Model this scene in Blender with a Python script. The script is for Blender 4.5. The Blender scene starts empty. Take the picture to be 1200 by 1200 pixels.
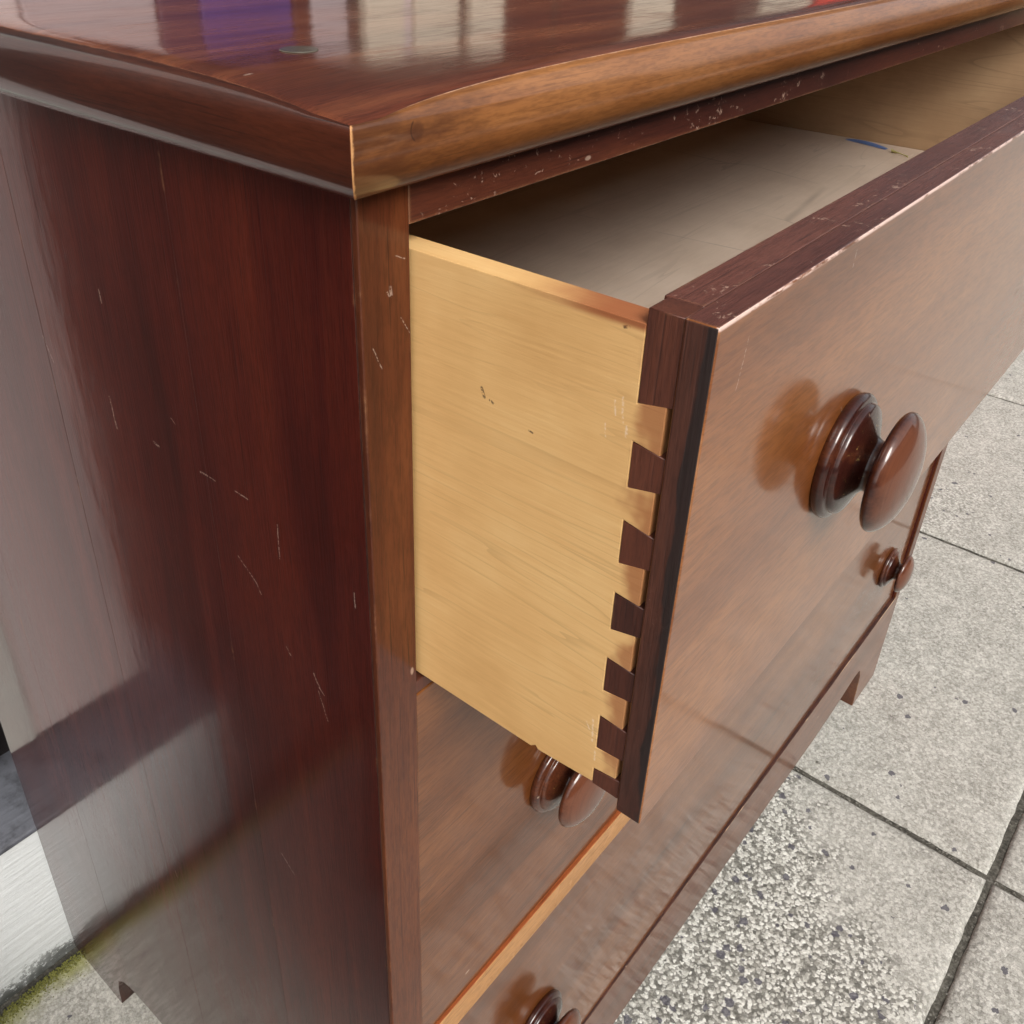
import bpy, bmesh, math, random
from mathutils import Vector, Matrix
random.seed(7)
S = bpy.context.scene
COL = S.collection
R = math.radians

# ------------------------------------------------------------------ camera
cam = bpy.data.cameras.new('camera'); camo = bpy.data.objects.new('camera', cam); COL.objects.link(camo)
rot = Matrix(((0.6513635, 0.3755896, -0.6592860), (-0.7585151, 0.3446513, -0.5530553), (0.0195020, 0.8603185, 0.5093837)))
camo.matrix_world = Matrix.Translation((-0.16889, -0.18477, 0.91969)) @ rot.to_4x4()
cam.sensor_width = 36; cam.lens = 1105.2 / 1200 * 36
cam.shift_x = 43.98 / 1200; cam.shift_y = -89.19 / 1200
cam.clip_start = 0.01; cam.clip_end = 500
S.camera = camo
S.cycles.diffuse_bounces = 8; S.cycles.max_bounces = 14

# ------------------------------------------------------------------ daylight
SUN_EL, SUN_AZ = R(43), R(208)          # azimuth measured from +y towards +x
w = bpy.data.worlds.new('World'); S.world = w; w.use_nodes = True
nt = w.node_tree; nt.nodes.clear()
sky = nt.nodes.new('ShaderNodeTexSky'); sky.sky_type = 'NISHITA'; sky.sun_disc = False
sky.sun_elevation = SUN_EL; sky.sun_rotation = SUN_AZ; sky.dust_density = 4.0; sky.air_density = 1.0
hs = nt.nodes.new('ShaderNodeHueSaturation'); hs.inputs['Saturation'].default_value = 0.22
bg = nt.nodes.new('ShaderNodeBackground'); bg.inputs['Strength'].default_value = 0.15
ow = nt.nodes.new('ShaderNodeOutputWorld')
nt.links.new(sky.outputs[0], hs.inputs['Color']); nt.links.new(hs.outputs[0], bg.inputs[0]); nt.links.new(bg.outputs[0], ow.inputs[0])
sun = bpy.data.lights.new('sun', 'SUN'); sun.energy = 1.5; sun.angle = R(25); sun.color = (1.0, 0.95, 0.88)
suno = bpy.data.objects.new('sun', sun); COL.objects.link(suno)
sd = Vector((math.sin(SUN_AZ) * math.cos(SUN_EL), math.cos(SUN_AZ) * math.cos(SUN_EL), math.sin(SUN_EL)))
suno.rotation_euler = sd.to_track_quat('Z', 'Y').to_euler()
S.view_settings.view_transform = 'Standard'; S.view_settings.look = 'None'
S.view_settings.exposure = 0.5; S.view_settings.gamma = 1.0
S.view_settings.use_curve_mapping = False

# ------------------------------------------------------------------ helpers
def link(name, me, mat=None, parent=None, smooth=False):
    o = bpy.data.objects.new(name, me); COL.objects.link(o)
    if mat is not None: me.materials.append(mat)
    if parent is not None: o.parent = parent
    if smooth:
        for p in me.polygons: p.use_smooth = True
    return o

def empty(name, loc=(0, 0, 0), parent=None):
    o = bpy.data.objects.new(name, None); COL.objects.link(o); o.location = loc
    o.empty_display_size = 0.05
    if parent is not None: o.parent = parent
    return o

def tag(o, label=None, cat=None, group=None, kind=None):
    for k, v in (('label', label), ('category', cat), ('group', group), ('kind', kind)):
        if v: o[k] = v

def bevel_bm(bm, b, seg=3, ang=0.5):
    if b <= 0: return
    es = [e for e in bm.edges if len(e.link_faces) == 2 and e.calc_face_angle(0) > ang]
    bmesh.ops.bevel(bm, geom=es, offset=b, segments=seg, profile=0.5, affect='EDGES', clamp_overlap=True)

def finish(bm, name, mat, parent, smooth=True):
    bmesh.ops.recalc_face_normals(bm, faces=bm.faces[:])
    me = bpy.data.meshes.new(name); bm.to_mesh(me); bm.free()
    o = link(name, me, mat, parent)
    if smooth:
        for p in me.polygons: p.use_smooth = True
        try: me.set_sharp_from_angle(angle=R(38))
        except Exception: pass
    return o

def flat_normals(o):
    m = o.modifiers.new('weighted', 'WEIGHTED_NORMAL'); m.weight = 100; m.keep_sharp = True; m.mode = 'FACE_AREA'
    return o

def face_mats(o, rules):
    """extra materials for the faces that look along a direction"""
    for d, m in rules:
        o.data.materials.append(m); i = len(o.data.materials) - 1
        for p in o.data.polygons:
            if p.normal.dot(Vector(d)) > .8: p.material_index = i

def box(name, x0, x1, y0, y1, z0, z1, mat, parent=None, b=0.0008, seg=3, jit=0):
    bm = bmesh.new()
    bmesh.ops.create_cube(bm, size=1)
    for v in bm.verts:
        v.co = Vector((x0 + (v.co.x + .5) * (x1 - x0), y0 + (v.co.y + .5) * (y1 - y0), z0 + (v.co.z + .5) * (z1 - z0)))
        if jit: v.co += Vector((random.uniform(-jit, jit), random.uniform(-jit, jit), random.uniform(-jit, jit)))
    bevel_bm(bm, b, seg)
    return flat_normals(finish(bm, name, mat, parent))

def prism(name, pts, plane, a0, a1, mat, parent=None, b=0.0006, seg=2):
    """polygon extruded: plane 'yz' -> along x, 'xz' -> along y, 'xy' -> along z"""
    def put(u, v, a):
        return {'yz': (a, u, v), 'xz': (u, a, v), 'xy': (u, v, a)}[plane]
    bm = bmesh.new()
    A = [bm.verts.new(put(u, v, a0)) for u, v in pts]
    B = [bm.verts.new(put(u, v, a1)) for u, v in pts]
    n = len(pts)
    bm.faces.new(A); bm.faces.new(B)
    for i in range(n): bm.faces.new((A[i], A[(i + 1) % n], B[(i + 1) % n], B[i]))
    bmesh.ops.recalc_face_normals(bm, faces=bm.faces[:])
    bevel_bm(bm, b, seg, 0.6)
    return flat_normals(finish(bm, name, mat, parent))

def crom(pts, n):
    out = []
    for i in range(len(pts) - 1):
        p0 = pts[max(i - 1, 0)]; p1 = pts[i]; p2 = pts[i + 1]; p3 = pts[min(i + 2, len(pts) - 1)]
        for k in range(n):
            t = k / n
            out.append(tuple(0.5 * (2 * b + (c - a) * t + (2 * a - 5 * b + 4 * c - d) * t * t + (3 * b - a - 3 * c + d) * t ** 3)
                             for a, b, c, d in zip(p0, p1, p2, p3)))
    out.append(pts[-1]); return out

# ------------------------------------------------------------------ node helpers
class NT:
    def __init__(s, name):
        s.m = bpy.data.materials.new(name); s.m.use_nodes = True
        s.t = s.m.node_tree; s.t.nodes.clear()
        s.out = s.n('ShaderNodeOutputMaterial'); s.bsdf = s.n('ShaderNodeBsdfPrincipled')
        s.l(s.bsdf.outputs[0], s.out.inputs[0])
        s.co = s.n('ShaderNodeTexCoord').outputs['Object']
        s.info = s.n('ShaderNodeObjectInfo')
    def n(s, t): return s.t.nodes.new(t)
    def l(s, a, b): s.t.links.new(a, b)
    def put(s, v, sock):
        if hasattr(v, 'is_output'): s.l(v, sock)
        else: sock.default_value = v
    def math(s, op, a, b=0.0, c=None, clamp=False):
        n = s.n('ShaderNodeMath'); n.operation = op; n.use_clamp = clamp
        s.put(a, n.inputs[0]); s.put(b, n.inputs[1])
        if c is not None: s.put(c, n.inputs[2])
        return n.outputs[0]
    def vm(s, op, a, b=None, scale=None):
        n = s.n('ShaderNodeVectorMath'); n.operation = op
        s.put(a, n.inputs[0])
        if b is not None: s.put(b, n.inputs[1])
        if scale is not None: s.put(scale, n.inputs['Scale'])
        return n.outputs['Value'] if op in ('DOT_PRODUCT', 'LENGTH', 'DISTANCE') else n.outputs['Vector']
    def noise(s, vec, scale, detail=4, rough=.55, dist=0.0):
        n = s.n('ShaderNodeTexNoise'); s.l(vec, n.inputs['Vector']); n.inputs['Scale'].default_value = scale
        n.inputs['Detail'].default_value = detail; n.inputs['Roughness'].default_value = rough; n.inputs['Distortion'].default_value = dist
        return n.outputs['Fac']
    def voro(s, vec, scale, feature='F1', rnd=1.0):
        n = s.n('ShaderNodeTexVoronoi'); n.feature = feature; s.l(vec, n.inputs['Vector']); n.inputs['Scale'].default_value = scale
        n.inputs['Randomness'].default_value = rnd
        return n.outputs['Distance'], n.outputs.get('Color')
    def ramp(s, f, stops):
        n = s.n('ShaderNodeValToRGB'); s.l(f, n.inputs[0]); e = n.color_ramp.elements
        while len(e) < len(stops): e.new(0.5)
        for k, (p, c) in enumerate(stops):
            e[k].position = p; e[k].color = (c, c, c, 1) if isinstance(c, (int, float)) else (*c, 1)
        return n.outputs[0]
    def mix(s, f, a, b, mode='MIX'):
        n = s.n('ShaderNodeMix'); n.data_type = 'RGBA'; n.blend_type = mode
        s.put(f, n.inputs[0])
        for v, i in ((a, 6), (b, 7)):
            if hasattr(v, 'is_output'): s.l(v, n.inputs[i])
            else: n.inputs[i].default_value = (*v, 1) if len(v) == 3 else v
        return n.outputs[2]
    def sepxyz(s, v):
        n = s.n('ShaderNodeSeparateXYZ'); s.l(v, n.inputs[0]); return n.outputs
    def smooth(s, v, lo, hi, a=0.0, b=1.0):
        n = s.n('ShaderNodeMapRange'); n.interpolation_type = 'SMOOTHSTEP'; s.put(v, n.inputs[0])
        n.inputs[1].default_value = lo; n.inputs[2].default_value = hi; n.inputs[3].default_value = a; n.inputs[4].default_value = b
        return n.outputs[0]
    def bump(s, h, strength, dist, normal=None):
        n = s.n('ShaderNodeBump'); s.l(h, n.inputs['Height']); n.inputs['Strength'].default_value = strength; n.inputs['Distance'].default_value = dist
        if normal is not None: s.l(normal, n.inputs['Normal'])
        return n.outputs[0]
    def offset_co(s, amt=7.0, scale=(1, 1, 1)):
        """object coordinates shifted per object, so that no two boards share their figure"""
        r = s.vm('SCALE', (3.1, 5.7, 9.3), scale=s.math('MULTIPLY', s.info.outputs['Random'], amt))
        return s.vm('MULTIPLY', s.vm('ADD', s.co, r), scale)
    def segs(s, segl, width):
        """mask of short scratches given as (a, b) segments in object coordinates"""
        wob = s.n('ShaderNodeTexNoise'); s.l(s.co, wob.inputs['Vector']); wob.inputs['Scale'].default_value = 260
        wv = s.vm('SCALE', s.vm('SUBTRACT', wob.outputs['Color'], (.5, .5, .5)), scale=0.0009)
        P = s.vm('ADD', s.co, wv); acc = None
        for a, b, k in segl:
            a = Vector(a); b = Vector(b); ba = b - a
            pa = s.vm('SUBTRACT', P, tuple(a))
            h = s.math('MULTIPLY', s.vm('DOT_PRODUCT', pa, tuple(ba)), 1 / max(ba.length_squared, 1e-9), clamp=True)
            d = s.vm('LENGTH', s.vm('SUBTRACT', pa, s.vm('SCALE', tuple(ba), scale=h)))
            m = s.smooth(d, 0.3 * width * k, width * k, 1.0, 0.0)
            acc = m if acc is None else s.math('MAXIMUM', acc, m)
        br = s.smooth(s.noise(s.co, 900, 2), .38, .55)
        return s.math('MULTIPLY', acc, br)

AX = {'x': (1.0, 14.0, 14.0), 'y': (14.0, 1.0, 14.0), 'z': (14.0, 14.0, 1.0)}

def stained(name, axis, dark, mid, light, rough=.42, coat=1.0, coat_rough=.09, bumpk=.25, wear=.5, wear_col=(.36, .17, .075),
            scratches=None, swidth=.0004, specks=.35, extra=None, figure=2.2, ripple=.10, spec=.5, dusty=0.0, coat_ior=1.5, scuff=0.0, pore_k=.55):
    k = NT(name); t = k
    v = k.offset_co(7.0, AX[axis])
    broad = k.noise(v, figure, 3, .5, .6)
    fine = k.noise(v, 16, 5, .6, .3)
    vf = k.vm('MULTIPLY', v, tuple(0.55 if abs(q - 1) < 1e-6 else 2.6 for q in AX[axis]))
    pore = k.noise(vf, 34, 3, .6)
    blot = k.noise(k.offset_co(3.0), 9, 3, .5)
    f = k.math('ADD', k.math('MULTIPLY', broad, .62), k.math('MULTIPLY', fine, .23))
    f = k.math('ADD', f, k.math('MULTIPLY', blot, .30))
    f = k.math('ADD', f, k.math('MULTIPLY', k.math('SUBTRACT', k.info.outputs['Random'], .5), .10))
    c = k.ramp(f, [(.36, dark), (.55, mid), (.76, light)])
    c = k.mix(k.smooth(pore, .42, .30, 0, pore_k), c, tuple(q * .45 for q in dark))
    grit = k.noise(k.offset_co(2.0, tuple(.14 if abs(q - 1) < 1e-6 else 1.0 for q in AX[axis])), 900, 2, .7)
    c = k.mix(k.smooth(grit, .32, .62), k.mix(1.0, c, (.80, .78, .76), 'MULTIPLY'), k.mix(1.0, c, (1.08, 1.08, 1.08), 'MULTIPLY'))
    if scuff > 0:
        sn = k.math('ADD', k.math('MULTIPLY', k.noise(k.offset_co(2.0), 330, 3, .7, .8), .6), k.math('MULTIPLY', k.noise(k.offset_co(2.0), 38, 3, .6), .4))
        c = k.mix(k.smooth(sn, .66 - .06 * scuff, .70 - .06 * scuff, 0, .75), c, (.42, .27, .20))
    # knocks along the arrises: where the rounded normal leaves the face
    if wear > 0:
        bv = k.n('ShaderNodeBevel'); bv.samples = 4; bv.inputs['Radius'].default_value = .0016
        g = k.n('ShaderNodeNewGeometry')
        e = k.math('SUBTRACT', 1.0, k.vm('DOT_PRODUCT', bv.outputs[0], g.outputs['Normal']))
        wn = k.math('ADD', k.noise(k.co, 34, 4, .65), k.math('MULTIPLY', k.noise(k.co, 300, 2), .18))
        em = k.math('MULTIPLY', k.smooth(e, .02, .14), k.smooth(wn, .70 - .28 * wear, .92 - .28 * wear), clamp=True)
        c = k.mix(k.math('MULTIPLY', em, .85), c, wear_col)
    # tiny pale nicks
    if specks > 0:
        d, cc = k.voro(k.vm('MULTIPLY', k.offset_co(2.0), tuple(1.0 if abs(q - 1) > 1e-6 else .45 for q in AX[axis])), 95)
        sp = k.n('ShaderNodeSeparateColor'); k.l(cc, sp.inputs[0])
        m = k.math('MULTIPLY', k.smooth(d, .05, .10, 1, 0), k.math('GREATER_THAN', sp.outputs[0], 1 - .12 * specks))
        c = k.mix(k.math('MULTIPLY', m, .75), c, (.40, .27, .20))
    sm = None
    if scratches:
        sm = k.segs(scratches, swidth)
        c = k.mix(k.math('MULTIPLY', sm, .45), c, (.55, .42, .34))
    if extra: c = extra(k, c)
    B = k.bsdf
    k.l(c, B.inputs['Base Color'])
    hz = k.noise(k.offset_co(2.0), 26, 4, .6)
    B.inputs['Roughness'].default_value = rough
    B.inputs['Specular IOR Level'].default_value = spec
    B.inputs['Coat Weight'].default_value = coat
    B.inputs['Coat IOR'].default_value = coat_ior
    cr = k.math('MULTIPLY_ADD', k.smooth(hz, .35, .75), coat_rough * .7, coat_rough * .7)
    if dusty: cr = k.math('ADD', cr, k.math('MULTIPLY', k.smooth(k.noise(v, 60, 4, .7), .4, .7), dusty))
    k.l(cr, B.inputs['Coat Roughness'])
    nb = k.bump(k.math('ADD', k.math('MULTIPLY', pore, .6), k.math('MULTIPLY', fine, .4)), bumpk, .0006)
    k.l(nb, B.inputs['Normal'])
    rv = k.noise(k.vm('MULTIPLY', k.offset_co(2.0), tuple(.35 if abs(q - 1) < 1e-6 else 1.0 for q in AX[axis])), 60, 3, .5)
    cb = k.bump(k.math('ADD', rv, k.math('MULTIPLY', pore, .10)), ripple, .0011)
    k.l(cb, B.inputs['Coat Normal'])
    return k.m

def rawwood(name, axis, dark, mid, light, rough=.55, marks=None, front_stain=None, grain=5.0, crinkle=False, coat=.15):
    k = NT(name)
    v = k.offset_co(5.0, AX[axis])
    wv = k.noise(v, grain * .5, 3, .5, .9)
    rings = k.math('FRACT', k.math('MULTIPLY', wv, 9.0))
    line = k.smooth(rings, .0, .16, 1, 0)
    fine = k.noise(v, 40, 4, .65)
    blot = k.noise(k.offset_co(3.0), 14, 4, .6)
    f = k.math('ADD', k.math('MULTIPLY', fine, .28), k.math('MULTIPLY', blot, .72))
    c = k.ramp(f, [(.3, dark), (.5, mid), (.7, light)])
    c = k.mix(k.math('MULTIPLY', line, k.smooth(blot, .35, .7, .08, .38)), c, tuple(q * .62 for q in dark))
    vf = k.vm('MULTIPLY', v, tuple(0.6 if abs(q - 1) < 1e-6 else 2.2 for q in AX[axis]))
    fleck = k.noise(vf, 42, 2, .5)
    c = k.mix(k.smooth(fleck, .66, .76, 0, .22), c, tuple(q * .6 for q in dark))
    if crinkle:
        d, _ = k.voro(k.vm('MULTIPLY', k.vm('ADD', k.co, k.vm('SCALE', k.n('ShaderNodeTexNoise').outputs['Color'], scale=.0)), (1, .5, 1)), 9, 'DISTANCE_TO_EDGE')
        cr = k.math('MULTIPLY', k.smooth(d, .0, .012, 1, 0), k.smooth(k.noise(k.co, 7, 2), .5, .62))
        c = k.mix(k.math('MULTIPLY', cr, .35), c, (.12, .09, .07))
    if marks:
        c = k.mix(k.math('MULTIPLY', k.segs(marks, .0008), .85), c, (.05, .028, .015))
    if marks:
        pm = [((.0223, -.0745, .8035), (.0223, -.0752, .7960), .7), ((.0223, -.0722, .8020), (.0223, -.0728, .7975), .6), ((.0223, -.0765, .7955), (.0223, -.0768, .7925), .9), ((.0223, -.0700, .7940), (.0223, -.0706, .7900), .5),
              ((.0223, -.0765, .6860), (.0223, -.0772, .6760), .8), ((.0223, -.0740, .6830), (.0223, -.0756, .6805), .6), ((.0223, -.0785, .6720), (.0223, -.0788, .6680), .8)]
        c = k.mix(k.math('MULTIPLY', k.segs(pm, .0007), .55), c, (.86, .70, .52))
    if front_stain:
        x, y, z = k.sepxyz(k.co)
        n = k.math('MULTIPLY', k.math('SUBTRACT', k.noise(k.co, 55, 3), .5), .03)
        st = front_stain(k, x, y, z, n)
        c = k.mix(st, c, (.26, .055, .018))
    k.l(c, k.bsdf.inputs['Base Color'])
    k.bsdf.inputs['Roughness'].default_value = rough
    k.bsdf.inputs['Coat Weight'].default_value = coat; k.bsdf.inputs['Coat Roughness'].default_value = .3
    k.l(k.bump(k.math('ADD', fine, k.math('MULTIPLY', fleck, .5)), .18, .0006), k.bsdf.inputs['Normal'])
    return k.m

def paint(name, col, rough=.5, var=.12, axis='x', grain=.0, dirt=None, spec=.5):
    k = NT(name)
    n = k.noise(k.offset_co(3.0), 11, 4, .6); n2 = k.noise(k.offset_co(3.0, AX[axis]), 14, 4, .65)
    f = k.math('ADD', k.math('MULTIPLY', n, .5), k.math('MULTIPLY', n2, .5))
    c = k.ramp(f, [(.3, tuple(q * (1 - var) for q in col)), (.7, tuple(min(q * (1 + var * .4), .95) for q in col))])
    if dirt: c = dirt(k, c)
    k.l(c, k.bsdf.inputs['Base Color']); k.bsdf.inputs['Roughness'].default_value = rough
    k.bsdf.inputs['Specular IOR Level'].default_value = spec
    k.l(k.bump(n2, grain, .002), k.bsdf.inputs['Normal'])
    return k.m

# ------------------------------------------------------------------ materials
# scratches measured on the furniture (metres in its own space)
sc_side = [((0, .1594, .7274), (0, .1582, .7123), 1.5), ((0, .1291, .7173), (0, .1256, .7167), 2.0), ((0, .0969, .7167), (0, .0925, .7168), 1.7),
           ((0, .0915, .7168), (0, .0875, .7166), .9), ((0, .075, .7177), (0, .0673, .7174), 1.0), ((0, .0504, .7138), (0, .0511, .6977), .9),
           ((0, .0792, .685), (0, .0686, .6769), .9), ((0, .0686, .6769), (0, .066, .672), .9), ((0, .01, .7042), (0, .01, .6976), 1.0),
           ((0, .0368, .6479), (0, .0340, .642), 1.4), ((0, .0340, .642), (0, .0315, .6398), 1.0), ((0, .0350, .640), (0, .0305, .626), .7),
           ((0, .1506, .7786), (0, .1501, .7727), 1.4), ((0, .076, .5), (0, .0673, .4914), 1.2), ((0, .1992, .3684), (0, .1978, .3628), 1.5),
           ((0, .1126, .7349), (0, .1102, .7332), .8), ((0, .21, .74), (0, .205, .728), .7), ((0, .053, .652), (0, .051, .649), 1.4)]
RED_D, RED_M, RED_L = (.023, .0032, .0025), (.050, .0062, .0042), (.086, .0130, .0062)
M_side = stained('stained_side_wood', 'z', RED_D, RED_M, RED_L, rough=.4, spec=.10, coat_ior=1.43, coat_rough=.09, scratches=sc_side, swidth=.0004, wear=.25, specks=.5, figure=2.4, ripple=.11, dusty=.06)
M_top = stained('polished_top_wood', 'x', (.045, .010, .006), (.12, .030, .014), (.28, .09, .035), rough=.4, coat_rough=.10, spec=.2, wear=.35, specks=.3, ripple=.2, dusty=.10)
sc_mould = [((-.008, .081, .8583), (-.009, .077, .8565), 2.2), ((-.008, .078, .8575), (-.009, .0743, .8551), 2.4), ((-.008, .0765, .859), (-.009, .0735, .8575), 1.5),
            ((-.008, .0301, .8647), (-.0095, .0267, .8608), 1.2), ((-.0095, -.001, .8605), (-.0095, -.001, .8555), 1.1), ((-.0095, -.0035, .8605), (-.0095, -.0035, .8555), 1.1),
            ((-.0095, -.006, .8600), (-.0095, -.006, .8560), .9)]
def rub_glint_mix(k, c, col):  # rubbed crease, with its pale highlight painted into the colour
    a = k.n('ShaderNodeAttribute'); a.attribute_name = 'rub_glint'
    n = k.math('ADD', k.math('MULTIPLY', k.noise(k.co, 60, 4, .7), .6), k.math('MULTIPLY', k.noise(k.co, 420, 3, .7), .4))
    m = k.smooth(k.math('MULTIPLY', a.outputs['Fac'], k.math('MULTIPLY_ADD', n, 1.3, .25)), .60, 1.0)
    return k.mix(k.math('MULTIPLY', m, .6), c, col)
def mitre(k, c, wd, col):  # orange wear along the mitre, with its bright highlight painted in
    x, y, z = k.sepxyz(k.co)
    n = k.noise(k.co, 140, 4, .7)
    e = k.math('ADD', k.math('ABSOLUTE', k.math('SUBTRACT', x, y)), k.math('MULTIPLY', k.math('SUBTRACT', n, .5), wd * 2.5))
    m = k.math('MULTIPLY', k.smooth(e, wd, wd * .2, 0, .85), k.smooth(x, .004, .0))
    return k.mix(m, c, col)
def side_rub_glint(k, c): return mitre(k, rub_glint_mix(k, c, (.30, .12, .06)), .0004, (.35, .14, .06))
def mould_extra(k, c):
    d = k.vm('DISTANCE', k.co, (.0132, -.0098, .8627))
    ring = k.smooth(k.math('ABSOLUTE', k.math('SUBTRACT', d, .0027)), .0, .0005, .75, 0.0)
    c = k.mix(k.smooth(d, .0016, .0030, .40, 0.0), c, (.03, .012, .008))
    x, y, z = k.sepxyz(k.co)
    side = k.math('MULTIPLY', ring, k.smooth(x, .0125, .0115))
    c = k.mix(side, c, (.004, .002, .002))
    dk = k.smooth(k.math('ADD', k.math('MULTIPLY', x, 9.0), k.math('MULTIPLY', k.noise(k.vm('MULTIPLY', k.co, (1, 3, 3)), 40, 4, .65), 1.6)), 1.35, .72, 0, .72)
    c = k.mix(dk, c, (.055, .017, .008))
    return mitre(k, rub_glint_mix(k, c, (.74, .48, .34)), .0011, (.70, .36, .15))
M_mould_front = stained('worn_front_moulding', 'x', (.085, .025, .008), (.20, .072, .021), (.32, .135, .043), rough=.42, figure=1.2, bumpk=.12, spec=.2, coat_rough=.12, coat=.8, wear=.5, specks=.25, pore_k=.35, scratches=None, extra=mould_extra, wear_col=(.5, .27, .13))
M_mould_side = stained('dark_side_moulding', 'y', (.010, .0035, .0028), (.028, .007, .004), (.085, .020, .008), rough=.4, spec=.15, coat_rough=.075, wear=.3, specks=.4, scratches=sc_mould, swidth=.00045, ripple=.06, extra=side_rub_glint)
sc_stile = [((.0119, 0, .8168), (.0122, 0, .8142), 2.4), ((.0105, 0, .8155), (.0112, 0, .8140), 1.4), ((.0040, 0, .800), (.0075, 0, .792), .8), ((.016, 0, .806), (.0195, 0, .800), .7), ((.014, 0, .826), (.018, 0, .824), .8)]
M_stile = stained('stile_wood', 'z', (.024, .006, .0035), (.070, .0160, .006), (.15, .044, .014), rough=.5, spec=.15, coat=.55, coat_rough=.16, scratches=sc_stile, swidth=.00035, wear=.4, specks=.5)
sc_rail = [((.0892, 0, .8346), (.0953, 0, .8399), .8), ((.0566, 0, .8347), (.0568, 0, .8381), .9), ((.0239, 0, .8373), (.0262, 0, .8352), 1.3), ((.0275, 0, .8362), (.0262, 0, .8345), 1.1), ((.0215, 0, .8385), (.0235, 0, .8350), .8),
           ((.0460, 0, .8368), (.0485, 0, .8366), .8), ((.2079, 0, .8423), (.2130, 0, .8400), 1.2), ((.2140, 0, .8425), (.2095, 0, .8398), 1.0), ((.1190, 0, .8402), (.1205, 0, .8415), 1.0), ((.2748, 0, .840), (.2830, 0, .8408), 1.0), ((.030, 0, .8440), (.034, 0, .8425), .8), ((.152, 0, .838), (.158, 0, .8395), .9), ((.33, 0, .8375), (.34, 0, .84), 1.0), ((.25, 0, .8375), (.255, 0, .839), 1.2)]
M_rail = stained('top_rail_wood', 'x', (.030, .0065, .004), (.065, .014, .007), (.12, .032, .013), rough=.5, coat=.5, coat_rough=.2, scratches=sc_rail, swidth=.00035, wear=.8, specks=.9, scuff=1.0)
sc_front = [((.0395, -.0984, .8227), (.0372, -.0984, .8082), .75), ((.108, -.0984, .8269), (.1078, -.0984, .8217), .9), ((.130, -.0984, .765), (.1375, -.0984, .756), .8)]
FR_D, FR_M, FR_L = (.095, .027, .0075), (.195, .062, .0165), (.30, .112, .032)
def front_edge(k, c):  # worn raw-wood edge, with the pale highlight along it painted in
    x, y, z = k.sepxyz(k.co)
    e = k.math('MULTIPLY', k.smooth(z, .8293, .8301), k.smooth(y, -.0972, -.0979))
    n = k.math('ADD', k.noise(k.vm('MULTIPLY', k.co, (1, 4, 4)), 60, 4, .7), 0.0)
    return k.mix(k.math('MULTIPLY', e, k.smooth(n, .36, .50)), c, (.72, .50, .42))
M_front = stained('drawer_front_wood', 'x', FR_D, FR_M, FR_L, rough=.32, coat=1.0, coat_ior=1.46, spec=.1, pore_k=.3, extra=front_edge, coat_rough=.11, scratches=sc_front, swidth=.00040, wear=.55, specks=.35, figure=1.6, ripple=.05, bumpk=.18, wear_col=(.5, .27, .15))
M_lower = stained('lower_drawer_wood', 'x', (.075, .022, .0065), (.145, .046, .0125), (.23, .085, .025), rough=.32, coat=.95, coat_ior=1.44, spec=.08, pore_k=.3, coat_rough=.11, wear=.5, specks=.2, figure=1.8, ripple=.05, bumpk=.18, wear_col=(.40, .16, .06))
def edge_extra(k, c):
    x, y, z = k.sepxyz(k.co)
    n = k.math('SUBTRACT', k.noise(k.vm('MULTIPLY', k.co, (1, 1, .35)), 70, 3, .6), .5)
    e = k.math('ADD', k.math('ADD', y, k.math('MULTIPLY', n, .010)), k.math('MULTIPLY', k.math('SUBTRACT', z, .74), -.012))
    return k.mix(k.smooth(e, -.0948, -.0957, 0, .8), c, (.009, .0065, .0065))
M_edge = stained('dark_drawer_edge', 'z', extra=edge_extra, dark=(.014, .005, .004), mid=(.040, .0125, .008), light=(.085, .026, .014), rough=.6, coat=.25, coat_rough=.35, wear=.15, specks=.9, bumpk=.5, figure=3.2, scuff=.35)
M_inner = stained('dark_drawer_inner', 'z', (.030, .008, .005), (.072, .0185, .0095), (.13, .037, .017), rough=.6, coat=.2, coat_rough=.4, wear=.1, specks=.5, bumpk=.4)
M_fronttop = stained('drawer_top_edge', 'x', (.035, .009, .007), (.075, .020, .014), (.13, .042, .028), rough=.5, coat=.6, coat_rough=.22, wear=.5, specks=1.0, bumpk=.5, dusty=.15, scuff=.9)
M_divider = stained('bare_rail_wood', 'x', (.30, .135, .045), (.40, .195, .07), (.50, .26, .105), rough=.5, spec=.2, coat=.3, coat_rough=.3, wear=0, specks=.1)
M_divtop = stained('orange_rail_edge', 'x', (.14, .028, .008), (.25, .055, .014), (.34, .10, .03), rough=.4, coat=.6, wear=0, specks=.4)
def base_extra(k, c):
    x, y, z = k.sepxyz(k.co)
    n = k.noise(k.co, 120, 3, .6)
    m = None
    for cx_, hw in ((.468, .009), (.440, .005), (.732, .030), (.62, .004), (.860, .045)):
        q = k.smooth(k.math('ABSOLUTE', k.math('SUBTRACT', x, cx_)), hw * .4, hw, 1, 0)
        m = q if m is None else k.math('MAXIMUM', m, q)
    e = k.smooth(k.math('ADD', z, k.math('MULTIPLY', n, .0030)), .1455, .1466)
    return k.mix(k.math('MULTIPLY', k.math('MULTIPLY', m, e), .9), c, (.74, .45, .26))
M_base = stained('base_wood', 'x', extra=base_extra, dark=(.075, .030, .016), mid=(.125, .044, .021), light=(.19, .074, .036), rough=.45, spec=.12, coat=.7, coat_rough=.16, wear=.6, specks=.1, ripple=.05, wear_col=(.6, .36, .2))
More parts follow.
